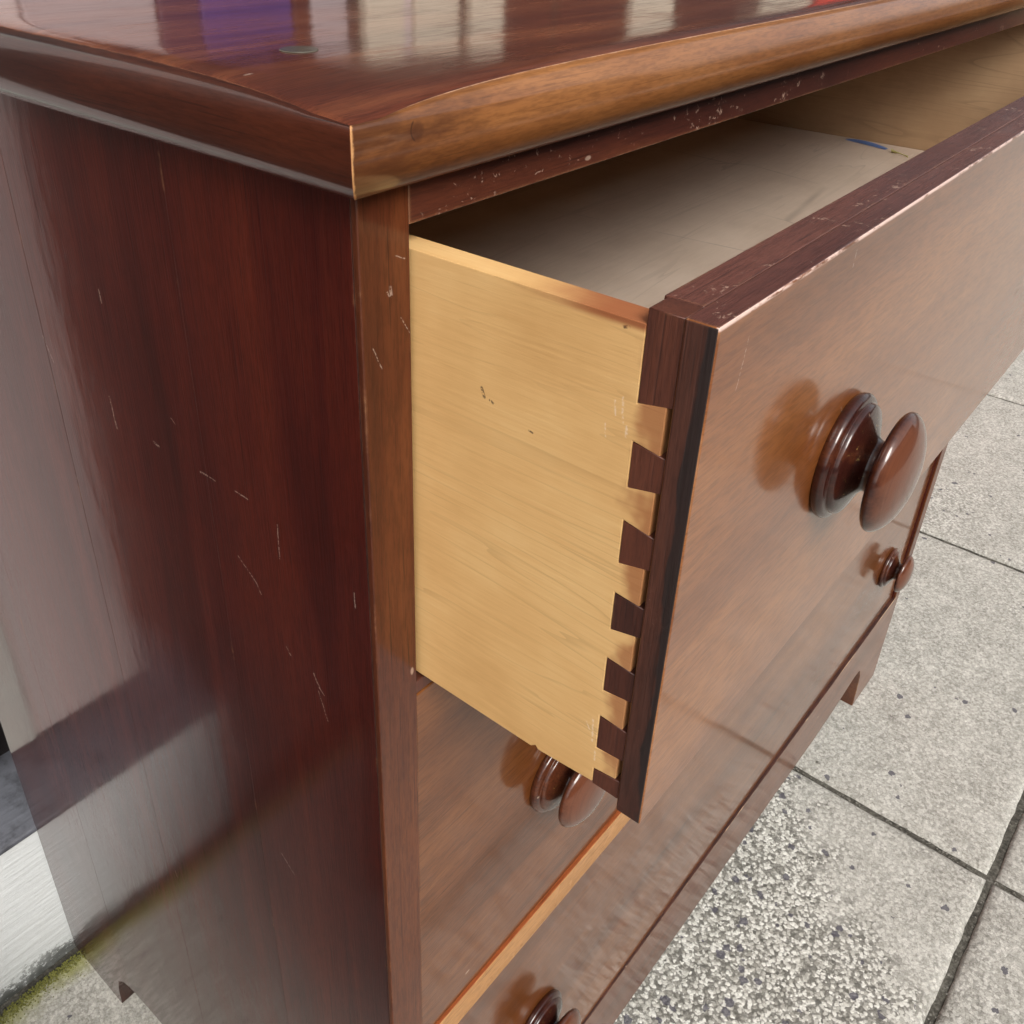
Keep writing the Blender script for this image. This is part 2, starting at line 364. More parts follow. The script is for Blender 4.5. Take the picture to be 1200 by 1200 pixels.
def knob_extra(k, c):
    x, y, z = k.sepxyz(k.co)
    n = k.math('MULTIPLY', k.math('SUBTRACT', k.noise(k.co, 70, 4, .65), .5), .012)
    m = k.smooth(k.math('ADD', y, n), -.0175, -.0235, 0, .75)
    c = k.mix(m, c, (.15, .052, .026))  # worn, paler head face, with the pavement's tan sheen painted in
    rg = k.noise(k.vm('MULTIPLY', k.co, (.02, 1, .02)), 1400, 2, .6)
    c = k.mix(k.smooth(rg, .45, .65, .0, .14), c, (.010, .004, .0035))
    # old polish caught in the turned grooves
    d = k.smooth(k.noise(k.co, 260, 4, .75), .62, .70, 0, .7)
    gr = k.math('MULTIPLY', k.smooth(y, -.0075, -.0085), k.smooth(y, -.0150, -.0125))
    return k.mix(k.math('MULTIPLY', d, gr), c, (.36, .24, .08))
M_knob = stained('dark_knob_wood', 'y', (.014, .004, .0035), (.036, .009, .006), (.12, .036, .014), extra=knob_extra, rough=.35, spec=.08, coat_rough=.055, wear=.0, specks=.5, figure=3, ripple=.03, bumpk=.15)
M_carcass = stained('carcass_wood', 'x', (.26, .17, .10), (.34, .23, .14), (.42, .29, .18), rough=.7, coat=0, wear=0, specks=0)

def side_stain(k, x, y, z, n):
    # stain that ran over the top edge just behind the drawer front
    yy = k.math('ADD', y, n)
    a = k.smooth(yy, -.030, -.068, 0.0, .85)
    top = k.smooth(z, .8225, .8248, 0.0, 1.0)
    # glue squeezed out beside the tails
    g = k.math('MULTIPLY', k.smooth(yy, -.0790, -.0865, 0, .65), k.smooth(z, .8225, .8215, 0, 1))
    return k.math('MAXIMUM', k.math('MULTIPLY', a, top), g)
M_birch = rawwood('pale_drawer_side', 'y', (.60, .335, .122), (.72, .435, .175), (.80, .53, .235), marks=[((.0223, -.0269, .7894), (.0223, -.0278, .7868), 1.0), ((.0223, -.030, .7864), (.0223, -.0312, .7858), .8), ((.0223, -.045, .7819), (.0223, -.0462, .7815), .6), ((.0223, -.074, .8235), (.0223, -.0725, .8230), .8)], front_stain=side_stain)
M_inside = rawwood('inside_drawer_wood', 'y', (.34, .205, .11), (.45, .285, .16), (.53, .35, .20), grain=3)
M_floor = rawwood('drawer_bottom_board', 'x', (.53, .415, .325), (.62, .495, .395), (.69, .56, .455), rough=.6, grain=2.5, crinkle=True)
M_scrap = paint('blue_paper', (.22, .34, .68), .5)
M_stalk = paint('dry_stalk', (.60, .55, .22), .7)
M_patch = paint('greenish_filler', (.085, .075, .055), .22, spec=.6)

def plinth_dirt(k, c):
    x, y, z = k.sepxyz(k.co)
    n = k.noise(k.co, 210, 5, .8); n2 = k.noise(k.co, 24, 3)
    h = k.math('ADD', z, k.math('MULTIPLY', k.math('SUBTRACT', n2, .5), .05))
    up = k.smooth(h, .030, -.006, 0.0, 1.0)
    m = k.math('MULTIPLY', up, k.smooth(k.math('ADD', n, k.math('MULTIPLY', up, .30)), .66, .70), clamp=True)
    c = k.mix(k.math('MULTIPLY', m, .92), c, (.030, .032, .024))
    br = k.noise(k.vm('MULTIPLY', k.co, (1, 1, 26)), 26, 3, .6)
    return k.mix(k.smooth(br, .55, .75, 0, .22), c, (.42, .43, .38))
M_plinth = paint('white_painted_plinth', (.71, .74, .74), .5, .06, 'x', .55, plinth_dirt)
def sill_dirt(k, c):
    return k.mix(k.smooth(k.noise(k.co, 40, 5, .7), .45, .7, 0, .8), c, (.035, .036, .042))
M_sill = paint('grey_slate_sill', (.11, .115, .135), .65, .35, 'x', .5, sill_dirt)
M_black = paint('dark_recess', (.012, .008, .009), .8)
M_mauve = paint('pale_mauve_paint', (.56, .48, .47), .5, .06)
M_grey = paint('pale_grey_paint', (.55, .56, .52), .5, .06)
M_cream = paint('cream_paint', (.60, .54, .43), .45, .08, 'z')
M_violet = paint('violet_paint', (.065, .045, .20), .45, .35, 'z')
M_plum = paint('plum_paint', (.06, .028, .065), .5, .3, 'z')
M_tile = paint('dark_step_tile', (.045, .022, .018), .5, .3)
M_dull = paint('dull_grey_mauve_paint', (.40, .345, .355), .5, .12)
M_redp = paint('red_paint', (.70, .035, .02), .4, .15)
M_brownp = paint('brown_paint', (.07, .022, .016), .4, .3, 'z')
M_fascia = paint('dark_brown_fascia', (.045, .022, .016), .5, .3, 'x')
M_glass = paint('dark_window_glass', (.010, .010, .012), .12, .1, spec=.5)

def slab_material():
    k = NT('concrete_paving')
    co = k.co
    off = k.vm('SCALE', (3.1, 5.7, 9.3), scale=k.math('MULTIPLY', k.info.outputs['Random'], 20))
    v = k.vm('ADD', co, off)
    big = k.noise(v, 3.2, 4, .6); med = k.noise(v, 26, 5, .65); fin = k.noise(v, 230, 5, .8); gr = k.noise(v, 700, 3, .7)
    base = k.ramp(k.math('ADD', k.math('ADD', k.math('MULTIPLY', med, .22), k.math('MULTIPLY', fin, .48)), k.math('MULTIPLY', gr, .30)), [(.36, (.175, .163, .138)), (.45, (.37, .355, .315)), (.53, (.52, .503, .455)), (.64, (.77, .75, .69))])
    # ground-off patches where the aggregate shows
    x, y, z = k.sepxyz(co)
    wpos = k.n('ShaderNodeNewGeometry').outputs['Position']
    px, py, pz = k.sepxyz(wpos)
    worn = k.math('MULTIPLY', k.smooth(k.math('ADD', big, k.math('MULTIPLY', med, .25)), .66, .85), .35)
    wx = k.math('ADD', k.math('ADD', px, k.math('MULTIPLY', py, -.9)), k.math('MULTIPLY', k.math('SUBTRACT', med, .5), .30))
    here = k.math('MULTIPLY', k.smooth(wx, .70, .60), k.smooth(px, .0, .15))
    worn = k.math('MAXIMUM', worn, here)
    d1, c1 = k.voro(k.vm('ADD', v, k.vm('SCALE', k.vm('SUBTRACT', k_noise_col(k, v, 300), (.5, .5, .5)), scale=.0045)), 290); s1 = k.n('ShaderNodeSeparateColor'); k.l(c1, s1.inputs[0])
    d2, c2 = k.voro(k.vm('ADD', v, k.vm('SCALE', k.vm('SUBTRACT', k_noise_col(k, v, 200), (.5, .5, .5)), scale=.007)), 105); s2 = k.n('ShaderNodeSeparateColor'); k.l(c2, s2.inputs[0])
    chips = k.ramp(s1.outputs[0], [(.0, (.085, .080, .070)), (.22, (.30, .288, .25)), (.5, (.56, .543, .487)), (.85, (.84, .825, .76))])
    chips = k.mix(k.smooth(d1, .50, .74, 0, .8), chips, (.09, .085, .07))
    base = k.mix(k.math('MULTIPLY_ADD', worn, .58, .27), base, chips)
    pit = k.math('MULTIPLY', k.smooth(fin, .40, .33), k.math('MULTIPLY_ADD', worn, .55, .25))
    base = k.mix(pit, base, (.13, .125, .105))
    thr = k.math('MULTIPLY_ADD', worn, -.17, .985)
    dk = k.math('MULTIPLY', k.math('GREATER_THAN', s2.outputs[0], thr), k.math('LESS_THAN', d2, k.math('MULTIPLY_ADD', s2.outputs[1], .34, .18)))
    base = k.mix(k.math('MULTIPLY', dk, .85), base, (.090, .084, .105))
    base = k.mix(k.smooth(k.noise(v, 2.1, 3), .35, .7, 0, .22), base, (.34, .33, .29), 'MULTIPLY') if False else base
    # algae beside the wall
    mo = k.math('ADD', py, k.math('MULTIPLY', k.math('SUBTRACT', med, .5), .05))
    base = k.mix(k.math('MULTIPLY', k.math('MULTIPLY', k.smooth(mo, .418, .446, 0, .85), k.math('LESS_THAN', py, .4575)), k.smooth(fin, .3, .55, .55, 1)), base, (.27, .27, .06))
    k.l(base, k.bsdf.inputs['Base Color']); k.bsdf.inputs['Roughness'].default_value = .85
    k.bsdf.inputs['Specular IOR Level'].default_value = .25
    hgt = k.math('ADD', k.math('MULTIPLY', fin, .7), k.math('MULTIPLY', gr, .5))
    hgt = k.math('SUBTRACT', hgt, k.math('MULTIPLY', k.math('MULTIPLY', worn, d1), .5))
    k.l(k.bump(hgt, .75, .003), k.bsdf.inputs['Normal'])
    return k.m
def k_noise_col(k, v, sc):
    n = k.n('ShaderNodeTexNoise'); k.l(v, n.inputs['Vector']); n.inputs['Scale'].default_value = sc; return n.outputs['Color']
M_slab = slab_material()
def joint_material():
    k = NT('dirty_joint')
    f = k.math('ADD', k.math('MULTIPLY', k.noise(k.co, 180, 5, .8), .7), k.math('MULTIPLY', k.noise(k.co, 22, 3), .3))
    c = k.ramp(f, [(.36, (.022, .021, .017)), (.5, (.085, .078, .062)), (.62, (.20, .19, .16))])
    k.l(c, k.bsdf.inputs['Base Color']); k.bsdf.inputs['Roughness'].default_value = .95
    k.l(k.bump(f, 1.0, .006), k.bsdf.inputs['Normal'])
    return k.m
M_joint = joint_material()
M_road = paint('asphalt', (.05, .05, .052), .9, .3, 'x', .5)
M_grit = paint('grey_grit', (.22, .21, .18), .9, .7, 'x', .4)
M_moss = paint('yellow_green_moss', (.20, .20, .045), .9, .6)

# ------------------------------------------------------------------ pavement
ground = box('ground', -40, 60, -50, 40, -.30, -.062, M_road, None, 0); tag(ground, kind='structure')
pave = box('pavement', -4.2, 10, -3.31, 1.4, -.0585, -.0048, M_joint, None, 0); tag(pave, kind='structure')
J = .0028
slab_cache = {}
def slab(x0, x1, y0, y1):
    key = (round(x1 - x0, 3), round(y1 - y0, 3), random.randrange(3))
    if key not in slab_cache:
        bm = bmesh.new(); wx, wy = x1 - x0 - 2 * J, y1 - y0 - 2 * J
        # uneven edge outline, worn arris
        ring = []
        nx, ny = 44, 44
        for i in range(nx): ring.append((-wx / 2 + wx * i / nx, -wy / 2))
        for i in range(ny): ring.append((wx / 2, -wy / 2 + wy * i / ny))
        for i in range(nx): ring.append((wx / 2 - wx * i / nx, wy / 2))
        for i in range(ny): ring.append((-wx / 2, wy / 2 - wy * i / ny))
        def lay(ins, z, j):
            out = []
            for (a, b) in ring:
                sx = 1 - 2 * ins / wx; sy = 1 - 2 * ins / wy
                out.append(bm.verts.new((a * sx + random.uniform(-j, j), b * sy + random.uniform(-j, j), z + random.uniform(-j, j) * .25)))
            return out
        L = [lay(.0, -.05, 0), lay(.0003, -.008, .0007), lay(.0016, -.0032, .0008), lay(.005, -.0007, .0009), lay(.012, .0002, .0006), lay(.03, .0003, 0)]
        for a, b in zip(L, L[1:]):
            n = len(a)
            for i in range(n): bm.faces.new((a[i], a[(i + 1) % n], b[(i + 1) % n], b[i]))
        bm.faces.new(L[-1])
        bmesh.ops.recalc_face_normals(bm, faces=bm.faces[:])
        me = bpy.data.meshes.new('paving_slab'); bm.to_mesh(me); bm.free(); me.materials.append(M_slab)
        for p in me.polygons: p.use_smooth = True
        slab_cache[key] = me
    o = bpy.data.objects.new('paving_slab', slab_cache[key]); COL.objects.link(o); o.parent = pave
    o.location = ((x0 + x1) / 2, (y0 + y1) / 2, random.uniform(-.0008, .0))
    o.rotation_euler = (random.uniform(-.0015, .0015), random.uniform(-.0015, .0015), random.uniform(-.0012, .0012))
XJ = [-3.515 + .6005 * i for i in range(22)]
XJ = [.6885 + .6025 * (i - 7) for i in range(22)]
YJ = [.4545, -.2095, -.8115, -1.4135, -2.0155, -2.6175, -3.2195]
for a, b in zip(XJ, XJ[1:]):
    for y1, y0 in zip(YJ, YJ[1:]):
        slab(a, b, y0, y1)
kerb = empty('kerb', (0, -3.30, -.06)); tag(kerb, kind='structure')
for i in range(14):
    box('kerb_stone', -3.6 + i * .915, -3.6 + i * .915 + .91, -.125, .065, -.02, .058, M_slab, kerb, .008)

# loose grit in the joints and on the slabs
bm = bmesh.new()
def pebble(x, y, r, z0):
    vs = [bm.verts.new((x + dx * r * random.uniform(.6, 1.2), y + dy * r * random.uniform(.6, 1.2), z0 + (dz + .6) * r * random.uniform(.5, 1.0))) for dx, dy, dz in ((1, 0, 0), (-1, 0, 0), (0, 1, 0), (0, -1, 0), (0, 0, .8), (0, 0, -.6))]
    for a, b in ((0, 2), (2, 1), (1, 3), (3, 0)):
        bm.faces.new((vs[a], vs[b], vs[4])); bm.faces.new((vs[b], vs[a], vs[5]))
for i in range(620):
    q = random.random()
    if q < .45: pebble(.6885 + random.gauss(0, .0022), random.uniform(-.75, .05), random.uniform(.0006, .0019), -.0045)
    elif q < .60: pebble(random.choice((1.291, 1.8935)) + random.gauss(0, .0022), random.uniform(-.5, .2), random.uniform(.0006, .002), -.0045)
    elif q < .92: pebble(random.uniform(.3, 1.6), -.2095 + random.gauss(0, .0022), random.uniform(.0006, .0019), -.0045)
    else: pebble(random.uniform(.3, 2.2), random.uniform(-.6, .0), random.uniform(.0005, .0014), .0)
pebble(.711, -.004, .0032, -.001)
grit = finish(bm, 'grit', M_grit, None, False); tag(grit, 'loose grit in the joints between the paving slabs', 'grit', kind='stuff')

# moss tufts growing along the foot of the wall
bm = bmesh.new()
for i in range(2600):
    y = .4520 - abs(random.gauss(0, .008)) ; x = random.uniform(-.19, .20)
    r = random.uniform(.0004, .0012) * (1.0 if y > .44 else .7)
    if y < .418: continue
    c = Vector((x, y, .0004))
    top = bm.verts.new(c + Vector((random.uniform(-r, r) * .5, random.uniform(-r, r) * .5, r * 1.3)))
    base = [bm.verts.new(c + Vector((math.cos(q) * r * random.uniform(.7, 1.3), math.sin(q) * r * random.uniform(.7, 1.3), -r * .4))) for q in (0, 1.26, 2.51, 3.77, 5.03)]
    for a, b in zip(base, base[1:] + base[:1]): bm.faces.new((a, b, top))
moss = finish(bm, 'moss', M_moss, None); tag(moss, 'thin strip of yellow-green moss along the foot of the white wall', 'moss', kind='stuff')

# ------------------------------------------------------------------ shop front behind the chest
shop = empty('shop_front', (0, .46, 0))
tag(shop, 'white painted shop front plinth with grey sill behind the chest', 'shop front')
def sbox(name, x0, x1, y0, y1, z0, z1, mat, b=.002, parent=shop):
    o = box(name, x0, x1, y0 - .46, y1 - .46, z0, z1, mat, parent, b)
    return o
sbox('plinth', -.19, 6.0, .461, .62, -.02, .1775, M_plinth, .003)
prism('sill', [(-.004, .1785), (.062, .197), (.062, .179), (.158, .179), (.158, .206), (.064, .206), (-.003, .1835)][:1] + [(.157, .1785), (.157, .212), (.07, .205), (-.003, .1835)], 'yz', -.192, 6.0, M_sill, shop, .0015)
sbox('recess_board', -.14, 6.0, .535, .60, .204, 1.02, M_black, 0)
def panel(x0, x1, mat, z1=.995, y0=.497, name='panel', z0=.240): sbox(name, x0, x1, y0, .60, z0, z1, mat, .003)
panel(-.140, -.036, M_mauve, 1.5); panel(-.034, -.001, M_grey, 1.5, y0=.494, name='pilaster')
panel(.075, .158, M_mauve, 1.022); panel(.160, .262, M_dull, .975)
panel(.264, .300, M_plum, .99); panel(.302, .392, M_violet, .956); panel(.302, .392, M_plum, 1.0, .530, 'backboard', z0=.94)
panel(.394, .412, M_brownp, .99); panel(.414, .455, M_dull, .985); panel(.457, .470, M_fascia, .99); panel(.472, .520, M_cream, 1.005, .489, 'pilaster')
panel(.522, .538, M_mauve, .995); panel(.540, .602, M_cream, .997, .493, 'pilaster'); panel(.604, .616, M_fascia, .99); panel(.618, .668, M_cream, 1.003, .489, 'pilaster'); panel(.670, .762, M_brownp, 1.0)
panel(.764, .776, M_fascia); panel(.778, .92, M_brownp, 1.0); panel(.922, 1.02, M_cream, 1.004, .489, 'pilaster'); panel(1.022, 1.045, M_fascia); panel(1.047, 1.285, M_brownp)
panel(1.287, 1.46, M_cream, 1.01, .489, 'pilaster'); panel(1.462, 1.50, M_fascia); panel(1.502, 1.83, M_redp, 1.02); panel(1.832, 6.0, M_brownp)
sbox('window_rail', .013, 6.0, .520, .60, 1.024, 1.10, M_fascia, .004)
sbox('window_pane', .013, 6.0, .565, .585, 1.10, 2.35, M_glass, 0)
for x in (.013, .9, 1.95, 3.0, 4.05, 5.1, 5.94): sbox('mullion', x, x + .06, .545, .60, 1.10, 2.35, M_fascia, .004)
sbox('pilaster', -.14, .012, .50, .60, 1.502, 2.349, M_grey, .003)
sbox('fascia_board', -4.2, 6.0, .44, .62, 2.35, 3.0, M_fascia, .004)
sbox('upper_wall', -4.2, 6.0, .60, 1.0, 3.0, 7.5, M_brownp, 0)
# recessed doorway on the left
sbox('door', -1.1, -.16, .70, .75, .0, 2.35, M_brownp, .003)
sbox('added_dark_step', -1.108, -.194, .4665, .699, -.02, .035, M_tile, .006)  # unseen dark step, added so the doorway reflects darker
sbox('return_wall', -.139, -.10, .602, 1.14, .0, 2.35, M_brownp, .002)
sbox('return_wall', -1.16, -1.11, .60, 1.14, .0, 2.35, M_brownp, .002)
sbox('panel', -4.2, -1.162, .497, .60, .0, 2.35, M_brownp, .003)

# terrace across the street (seen only as reflections)
opp = empty('terrace_house', (0, -13, 0)); tag(opp, 'plain brown brick terrace with sash windows across the street', 'house')
M_brick = paint('dull_brick', (.16, .09, .065), .8, .25, 'x')
box('wall', -16, 22, -3, 0, -.05, 7.2, M_brick, opp, 0)
box('roof', -16.3, 22.3, -3.3, .3, 7.2, 7.5, M_road, opp, 0)
for i in range(11):
    for z in (.9, 4.2):
        wd = box('window', -14.5 + 3.3 * i, -13.2 + 3.3 * i, 0, .05, z, z + 1.8, M_cream, opp, 0)
        box('pane', -14.42 + 3.3 * i, -13.28 + 3.3 * i, .05, .06, z + .08, z + 1.72, M_glass, wd, 0)

bb = empty('added_dark_box', (-.455, .10, 0))  # unseen dark box, added to darken reflections in the chest's side
tag(bb, 'unseen low dark brown wooden box added left of the chest to darken its reflections', 'added dark box')
M_box = stained('dark_box_wood', 'y', (.012, .004, .003), (.03, .010, .006), (.06, .02, .011), rough=.5, coat=.3, coat_rough=.3, wear=.2, specks=.2)
box('body', -.205, .215, -.175, .185, .05, .305, M_box, bb, .003)
box('lid', -.215, .225, -.185, .195, .306, .332, M_box, bb, .006)
box('plinth', -.210, .220, -.180, .190, .0, .0495, M_box, bb, .004)

# ------------------------------------------------------------------ chest of drawers
chest = empty('chest_of_drawers')
tag(chest, 'dark red-brown wooden chest of drawers with its top drawer pulled open on the pavement', 'chest of drawers')
W, D, H, ST = .9044, .4584, .846, .0203

# left side panel: three glued-up boards, with the bracket foot cut in the rear and front ones
side = empty('side_panel', parent=chest)
def foot(y_in, y_out, s):   # quarter arch, from inner foot edge up to the apron
    return [(y_in, .0), (y_in - s * .0025, .025), (y_in - s * .009, .047), (y_in - s * .022, .0605), (y_in - s * .040, .067), (y_in - s * .075, .0705)]
g = .00004
prism('board', [(.0028, .0), (.086, .0)][:1] + [(.0028, H)] + [(.088 - g, H), (.088 - g, .0705)] + foot(.084, 0, -1)[::-1][1:] if False else [(.0028, 0), (.0028, H), (.0930 - g, H), (.0930 - g, .066), (.082, .058), (.074, .042), (.070, .022), (.069, 0)], 'yz', 0, ST, M_side, side, .0002)
prism('board', [(.0930 + g, .0665), (.0930 + g, H), (.2090 - g, H), (.2090 - g, .0708), (.15, .0708)], 'yz', .00002, ST, M_side, side, .00012)
prism('board', [(.2090 + g, .0708), (.2090 + g, H), (.3420 - g, H), (.3420 - g, .0655), (.335, .0672), (.300, .0705)], 'yz', -.00002, ST, M_side, side, .00015)
prism('board', [(.3420 + g, .0655), (.3420 + g, H), (D, H), (D, 0), (.3744, 0), (.3722, .025), (.366, .047), (.354, .0600)], 'yz', 0, ST, M_side, side, .0002)
for o_ in side.children: face_mats(o_, [((0, -.6, -.8), M_edge), ((0, -1, -.1), M_edge)])  # dark wood on the cut faces stands in for shade in the notch
box('right_side_panel', W - ST, W, .0028, D, 0, H, M_side, chest, .0008)
# front frame
stile = box('stile', 0, ST, 0, .0027, .148, H, M_stile, chest, .0006)
box('stile', W - ST, W, 0, .0027, .148, H, M_stile, chest, .0006)
box('top_rail', ST + .0001, W - ST - .0001, .0004, .03, .8334, .8458, M_rail, chest, .0005)
box('drawer_rail', ST + .0001, W - ST - .0001, .0012, .02, .6452, .6515, M_inner, chest, .0004)  # dark wood stands in for the shade under the open drawer
rail = box('drawer_rail', ST + .0001, W - ST - .0001, -.0002, .02, .3702, .3914, M_divider, chest, .0006)
face_mats(rail, [((0, 0, 1), M_divtop)])
# base board with bracket feet
pts = [(0, 0), (0, .1455), (W, .1455), (W, 0), (.8300, 0), (.8285, .028), (.8225, .058), (.815, .073), (.806, .079), (.79, .080), (.765, .076), (.73, .070), (.68, .0665),
       (.24, .0665), (.19, .070), (.15, .076), (.12, .080), (.098, .079), (.089, .073), (.082, .058), (.076, .028), (.0745, 0)]
face_mats(prism('base_board', pts, 'xz', .0004, .0190, M_base, chest, .0007), [((0, 0, 1), M_edge)])
box('back_panel', ST, W - ST, D - .012, D - .004, .07, H, M_carcass, chest, 0)
box('top_lining', ST, W - ST, .031, D - .012, .838, .8455, M_carcass, chest, 0)  # pale board added under the top to bounce light into the drawer
box('dust_board', ST, W - ST, .02, D - .012, .645, .650, M_carcass, chest, 0)
box('bottom_panel', ST, W - ST, .02, D - .012, .10, .108, M_carcass, chest, 0)

# top board, moulded edge with a rubbed-down front corner
def smooth_w(t, s): return math.exp(-abs(t) / s)
prof = crom([(.0030, .8710), (.0068, .8688), (.0096, .8645), (.0107, .8592), (.0104, .8542), (.0084, .8500), (.0050, .8471), (.0012, .8463)], 4)
def path_samples():
    out = []
    ys = [D * (1 - (i / 40) ** .55) for i in range(40)]
    for y in ys: out.append(('L', y))
    out.append(('C', 0))
    xs = [W * ((i + 1) / 60) ** 1.8 for i in range(59)]
    for x in xs: out.append(('F', x))
    out.append(('C2', 0))
    for i in range(1, 21): out.append(('R', D * i / 20))
    return out
PS = path_samples()
def place(kind, t, o, z):
    if kind == 'L': return Vector((-o, t if t > 0 else -o, z)), t
    if kind == 'C': return Vector((-o, -o, z)), 0
    if kind == 'F': return Vector((t, -o, z)), t
    if kind == 'C2': return Vector((W + o, -o, z)), W
    return Vector((W + o, t, z)), W + t
def worn_pt(kind, t, o, z, h):      # h: 1 at the crease -> 0 at the nose
    v, d = place(kind, t, o, z)
    wv = smooth_w(d, .034) * h
    v2, _ = place(kind, t, o + .0058 * wv, z - .0040 * wv)
    return v2
def moulding(name, kinds, mat):
    bm = bmesh.new(); rows = []
    seq = [s for s in PS if s[0] in kinds]
    for i, (o, z) in enumerate(prof):
        h = max(0.0, 1 - i / 11.0) ** 1.3
        rows.append([bm.verts.new(worn_pt(k_, t, o, z, h)) for k_, t in seq])
    for a, b in zip(rows, rows[1:]):
        for j in range(len(a) - 1): bm.faces.new((a[j], a[j + 1], b[j + 1], b[j]))
    # inward underside and inner back, so that the moulding is a solid strip
    und = [bm.verts.new(place(k_, t, -.012, .8463)[0]) for k_, t in seq]
    for j in range(len(und) - 1): bm.faces.new((rows[-1][j], rows[-1][j + 1], und[j + 1], und[j]))
    inn = [bm.verts.new(worn_pt(k_, t, -.012, .8690, 0)) for k_, t in seq]
    for j in range(len(und) - 1): bm.faces.new((und[j], und[j + 1], inn[j + 1], inn[j]))
    nrow = len(seq); order = [v for r_ in rows for v in r_]
    bm.verts.index_update()
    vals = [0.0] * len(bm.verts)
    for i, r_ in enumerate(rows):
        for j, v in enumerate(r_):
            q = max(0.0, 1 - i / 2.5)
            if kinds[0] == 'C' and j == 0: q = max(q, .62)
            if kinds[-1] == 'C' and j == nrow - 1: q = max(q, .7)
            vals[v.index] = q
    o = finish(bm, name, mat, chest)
    at = o.data.attributes.new('rub_glint', 'FLOAT', 'POINT'); at.data.foreach_set('value', vals)
    return o
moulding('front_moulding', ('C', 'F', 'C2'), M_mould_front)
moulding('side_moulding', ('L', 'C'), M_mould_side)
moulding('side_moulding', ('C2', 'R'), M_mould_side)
bm = bmesh.new(); rows = []
for o, z, h in ((.0030, .8710, 1), (.0022, .87135, 1.0), (.0005, .8717, .98), (-.004, .8720, .9), (-.009, .8720, .78), (-.016, .8720, .58), (-.026, .8720, .34), (-.04, .8720, .12), (-.06, .872, 0), (-.12, .872, 0), (-.2, .872, 0)):
    r_ = []
    for k_, t in PS:
        if k_ == 'L': p_ = Vector((-o, max(t, -o), z)); d = max(t, -o) if o < 0 else t
        elif k_ == 'C': p_ = Vector((-o, -o, z)); d = max(0, -o)
        elif k_ == 'F': p_ = Vector((min(max(t, -o), W + o), -o, z)); d = max(t, -o)
        elif k_ == 'C2': p_ = Vector((W + o, -o, z)); d = W
        else: p_ = Vector((W + o, max(t, -o), z)); d = W + t
        wv = smooth_w(max(d, 0), .034) * h
        sh = .0058 * wv * (1 if o > -.002 else 0)
        if k_ == 'L': p_.x -= sh
        elif k_ == 'F': p_.y -= sh
        elif k_ == 'C': p_.x -= sh; p_.y -= sh
        p_.z -= .0040 * wv
        if k_ == 'C' and o > -.002: pass
        r_.append(bm.verts.new(p_))
    rows.append(r_)
for a, b in zip(rows, rows[1:]):
    for j in range(len(a) - 1): bm.faces.new((a[j], a[j + 1], b[j + 1], b[j]))
bm.faces.new(rows[-1])
bmesh.ops.remove_doubles(bm, verts=bm.verts[:], dist=1e-6)
bmesh.ops.dissolve_degenerate(bm, dist=1e-6, edges=bm.edges[:])
top = finish(bm, 'top_board', M_top, chest)
def disc(name, c, r, h, mat, parent, n=40):
    bm = bmesh.new()
    bmesh.ops.create_cone(bm, cap_ends=True, segments=n, radius1=r, radius2=r * .96, depth=h)
    for v in bm.verts: v.co += Vector(c)
    return finish(bm, name, mat, parent)
disc('round_patch', (.0367, .0634, .87205), .0062, .0003, M_patch, top)

# knob: turned base ring, waist and mushroom head, axis towards -y
kp = crom([(.0, .0232), (.0012, .0240), (.0030, .0242), (.0044, .0232), (.0050, .0214), (.0058, .0212), (.0070, .0206), (.0080, .0186), (.0090, .0156), (.0105, .0118), (.0122, .0100), (.0140, .0098), (.0154, .0106),
           (.0163, .0138), (.0165, .0182), (.0171, .0212), (.0186, .0226), (.0206, .0221), (.0230, .0196), (.0253, .0150), (.0268, .0092), (.0274, .0040), (.0275, .0002)], 4)
def knob_mesh():
    bm = bmesh.new(); N = 56; rows = []
    for d, r in kp:
        rows.append([bm.verts.new((math.cos(2 * math.pi * i / N) * r, -d, math.sin(2 * math.pi * i / N) * r)) for i in range(N)])
    for a, b in zip(rows, rows[1:]):
        for i in range(N): bm.faces.new((a[i], a[(i + 1) % N], b[(i + 1) % N], b[i]))
    bm.faces.new(rows[0]); bm.faces.new(rows[-1])
    bmesh.ops.recalc_face_normals(bm, faces=bm.faces[:])
    me = bpy.data.meshes.new('knob'); bm.to_mesh(me); bm.free(); me.materials.append(M_knob)
    for p in me.polygons: p.use_smooth = True
    return me
KM = knob_mesh()
def knob(x, y, z, parent):
    o = bpy.data.objects.new('knob', KM); COL.objects.link(o); o.parent = parent; o.location = (x, y, z)
    o.rotation_euler = (0, random.uniform(0, 6.28), 0)
    return o

# closed drawers
d2 = box('drawer', ST + .0006, W - ST - .0012, .0013, .022, .3918, .6440, M_lower, chest, .0009); d2.rotation_euler = (0, 0, .0045)
knob(.1285, .0013, .506, d2); knob(.790, .0013, .506, d2)
d3 = box('drawer', ST + .0006, W - ST - .0012, .0013, .022, .1459, .3698, M_lower, chest, .0009); d3.rotation_euler = (0, 0, .0032)
knob(.1335, .0013, .2475, d3); knob(.799, .0013, .2465, d3)

